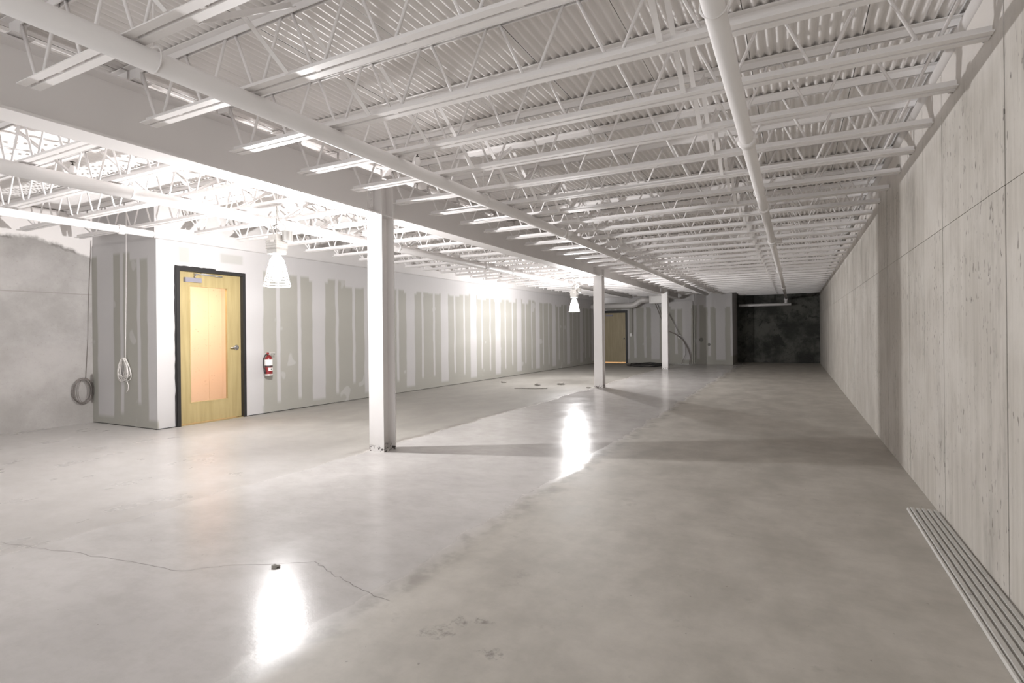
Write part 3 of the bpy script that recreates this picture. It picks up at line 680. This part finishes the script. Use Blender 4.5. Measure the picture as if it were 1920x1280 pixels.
# ------------------------------------------------------------------ cables
def coil(mb, c, rx, rz, n, r, seed, plane, droop=0.0):
    rnd = random.Random(seed)
    for i in range(n):
        ax, az = rx * (0.55 + 0.45 * rnd.random()), rz * (0.82 + 0.2 * rnd.random()); ox = rnd.uniform(-0.03, 0.03); od = rnd.uniform(-0.012, 0.012)
        pts = []
        for j in range(22):
            a = 2 * pi * j / 22; u = ax * sin(a) + ox; zz = az * cos(a); u *= (1 - droop * max(0, zz / az) * 0.75)
            pts.append((c[0] + u, c[1] + od, c[2] + zz) if plane == 'xz' else (c[0] + od, c[1] + u, c[2] + zz))
        mb.tube(pts, r, 5, closed=True)
t = thing('white_cable', 'white cable hanging in a bunched coil on the shaded drywall end wall', 'cable', (-8.59, Y0, 0.66))
mb = MB(); rnd = random.Random(2)
for i in range(13):
    hw = rnd.uniform(0.05, 0.155); ox = rnd.uniform(-0.075, 0.045); bot = rnd.uniform(-0.01, 0.09); yy = -0.02 - 0.003 * i
    mb.tube([(ox * sin(a / 2) ** 2 + hw * sin(a) * (0.55 + 0.45 * sin(a / 2) ** 2), yy + 0.006 * sin(a), 0.335 + (bot - 0.335) * sin(a / 2) ** 1.5) for a in [2 * pi * j / 24 for j in range(24)]], 0.0044, 5, closed=True)
mb.build('coil', M['cable'], t)
MB().tube([(0.02, -0.02, 0.33), (0.015, -0.014, 0.6), (0.03, -0.012, 1.2), (0.05, -0.014, 1.8), (0.07, -0.02, 2.45)], 0.004, 6).tube([(0.06, -0.03, 0.02), (0.10, -0.03, -0.06), (0.09, -0.03, -0.13), (0.03, -0.03, -0.18)], 0.004, 6).build('hanging_lead', M['cable'], t)
t = thing('grey_cable', 'thin brown-grey cable coiled against the concrete wall beside the drywall corner', 'cable', (XC, 4.39, 0.28))
mb = MB(); coil(mb, (0.03, -0.08, 0.21), 0.145, 0.20, 9, 0.0036, 4, 'yz'); mb.build('coil', M['cable_grey'], t)
MB().tube([(0.02, -0.03, 0.40), (0.012, 0.0, 0.9), (0.012, 0.02, 1.6), (0.012, 0.06, 2.49)], 0.0035, 6).build('hanging_lead', M['cable_grey'], t)
t = thing('floor_cable', 'dark cable lying in loose loops on the floor by the far drywall', 'cable', (-5.0, 20.9, 0.0))
mb = MB(); rnd = random.Random(9)
for i in range(6):
    rx, ry = rnd.uniform(0.45, 0.75), rnd.uniform(0.5, 0.9); ox, oy = rnd.uniform(-0.15, 0.2), rnd.uniform(-0.2, 0.2)
    mb.tube([(ox + rx * cos(2 * pi * j / 26), oy + ry * sin(2 * pi * j / 26), 0.013 + i * 0.012 + 0.01 * sin(j * 1.3 + i)) for j in range(26)], 0.013, 5, closed=True)
mb.build('cable_loops', M['dark'], t)
t = thing('drop_cable', 'dark cable dropping slantwise behind the farthest column to the floor', 'cable', (-3.7, YF - 0.1, 0))
MB().tube([(-1.25, -0.25, 2.46), (-1.05, -0.2, 1.9), (-0.85, -0.12, 1.35), (-0.5, -0.08, 1.20), (-0.2, -0.06, 0.95), (0.0, -0.06, 0.55), (0.06, -0.06, 0.30), (0.03, -0.06, 0.012)], 0.02, 7).build('cable_run', M['cable_grey'], t)
MB().tube([(-0.62, -0.05, 1.75), (-0.35, -0.05, 1.2), (-0.12, -0.05, 0.75), (-0.12, -0.05, 0.40), (-0.28, -0.05, 0.02)], 0.009, 6).tube([(-0.93, -0.05, 2.35), (-0.62, -0.05, 1.75)], 0.015, 6).build('side_lead', M['cable_grey'], t)

# ------------------------------------------------------------------ far fittings
t = thing('air_duct', 'round white duct with an upward offset and a grille box at the far end', 'duct', (-7.3, 21.6, 2.36))
MB().tube([(-0.15, 0, 0), (1.55, 0, 0), (1.66, 0, 0.03), (1.86, 0, 0.17), (1.97, 0, 0.20), (2.30, 0, 0.20)], 0.115, 20).build('round_duct', M['duct'], t)
for x in (0.2, 1.40): MB().tube([(x, 0, 0.11), (x, 0, 0.75)], 0.006, 6).build('duct_hanger', M['white'], t)
g = MB().box(2.28, 2.80, -0.20, 0.14, 0.045, 0.345).build('grille_box', M['duct'], t)
gr = MB()
for i in range(12): gr.box(2.36 + i * 0.032, 2.372 + i * 0.032, -0.212, -0.198, 0.09, 0.31)
gr.build('grille_slats', M['galv'], g)
t = thing('wall_switch', 'light switch box with conduit on the far drywall beside the plain door', 'switch', (-6.03, YF, 1.12))
MB().box(-0.045, 0.045, -0.04, 0.0, 0, 0.125).build('switch_box', M['plastic'], t)
MB().box(-0.010, 0.010, -0.052, -0.04, 0.04, 0.085).build('toggle', M['plastic'], t)
MB().tube([(0.07, -0.015, 0.07), (0.07, -0.015, 1.30)], 0.011, 8).tube([(0.04, -0.015, 0.07), (0.07, -0.015, 0.07)], 0.011, 8).build('conduit', M['cable_grey'], t)
t = thing('outlet_box', 'white ring with a dark hole on the far drywall right of the farthest column', 'outlet', (-4.06, YF, 1.09))
MB().lathe([(0.075, 0.0), (0.075, -0.014), (0.045, -0.018)], (0, 0, 0), 18, 1).build('trim_ring', M['plastic'], t)
MB().lathe([(0.042, -0.012), (0.042, -0.022), (0.005, -0.024)], (0.01, 0, 0), 16, 1).build('dark_hole', M['dark'], t)
for x, z, r, lab in ((-3.27, 0.97, 0.075, 'larger grey round cover on the taller far drywall'), (-2.98, 0.78, 0.055, 'smaller grey round cover, lower on the taller far drywall')):
    tag(MB().lathe([(r, 0.0), (r, -0.012), (r * 0.8, -0.017)], (0, 0, 0), 18, 1).build('round_cover', M['cover'], None, (x, YF + 0.16, z)), lab, 'cover', 'round covers on the far drywall')

# ------------------------------------------------------------------ loose deck sheet by the right wall, debris, crack
t = thing('loose_deck_sheet', 'ribbed grey steel deck offcut lying on the floor along the right wall', 'metal sheet', (0.70, 1.0, 0))
y1 = 3.75
prof2 = [(0.0, 0.004), (0.004, 0.016), (0.012, 0.016), (0.016, 0.004)]
xq = 0.020
for i in range(5):
    prof2 += [(xq, 0.004), (xq + 0.003, 0.020), (xq + 0.021, 0.020), (xq + 0.024, 0.004)]; xq += 0.033
prof2 += [(xq, 0.006), (xq + 0.004, 0.012), (xq + 0.010, 0.012)]
poly = prof2 + [(x, z - 0.003) for x, z in reversed(prof2)]
MB().prism(poly, 0, y1, 1).build('ribbed_sheet', M['sheet'], t)
rv = MB()
for yy in (3.5, 2.9, 2.3, 1.6, 0.9): rv.box(0.026, 0.041, yy, yy + 0.012, 0.0202, 0.0215)
rv.build('weld_marks', M['chrome'], t)
for i, (x, y, r, lab) in enumerate(((-5.66, 12.3, 0.085, 'small dark lump of rubble on the floor by the striped drywall'), (-5.17, 12.65, 0.10, 'flat dark chip of rubble nearest the middle column'), (-6.8, 12.66, 0.075, 'dark rubble crumb closest to the striped drywall'), (-4.27, 12.13, 0.06, 'crumb of rubble at the foot of the middle column'), (-2.57, 2.085, 0.026, 'small dark stone chip lying on the crack in the foreground floor'))):
    tag(MB().lump((0, 0, r * 0.25), r, 20 + i, (1, 0.8, 0.32)).build('rubble_chip', M['rubble'], None, (x, y, 0.0)), lab, 'rubble', 'bits of rubble on the floor')
tag(MB().tube([(-0.38, -0.02, 0.01), (-0.1, 0.0, 0.012), (0.1, 0.03, 0.012), (0.36, 0.20, 0.012)], 0.010, 6).build('bent_wire', M['rubble'], None, (-5.45, 11.4, 0)), 'bent dark wire on the floor in front of the rubble', 'wire')
cr = MB(); pts = [(-4.457, 1.571), (-4.012, 1.664), (-3.372, 1.776), (-3.0, 1.824), (-2.852, 1.973), (-2.60, 2.12), (-2.43, 2.234), (-2.25, 2.17), (-2.133, 2.139), (-1.902, 2.086), (-1.72, 2.05)]
rc = random.Random(1); fine_ = []
for (ax, ay), (bx, by) in zip(pts[:-1], pts[1:]):
    for i in range(6): u = i / 6; fine_.append((ax + (bx - ax) * u + rc.uniform(-.012, .012), ay + (by - ay) * u + rc.uniform(-.012, .012)))
v = []; f = []
for i, (x, y) in enumerate(fine_): hw_ = 0.0009 + 0.0009 * rc.random(); v += [(x, y - hw_, 0.0006), (x, y + hw_, 0.0006)]
for i in range(len(fine_) - 1): f.append((2 * i, 2 * i + 2, 2 * i + 3, 2 * i + 1))
fl = bpy.data.objects['floor']
cr.add(v, f).build('hairline_crack', M['crack'], fl)

# rough mortar left at the joist bearings on the right wall
for k in range(1, 22):
    y = jy(k) + 0.13 + random.uniform(-0.02, 0.03)
    MB().lump((0, 0, 0), 0.032, 100 + k, (1.0, 1.3, 0.9)).build('mortar_lump', M['rubble'], wr, (XR + 0.006, y, 2.79 + random.uniform(-0.02, 0.02)))
edge = MB()
for i in range(90):
    edge.lump((XR + 0.03, 0.6 + i * 0.26, 3.055), 0.06, 300 + i, (0.8, 2.2, 0.65))
edge.build('grout_edge', M['rubble'], wr)['kind'] = 'stuff'
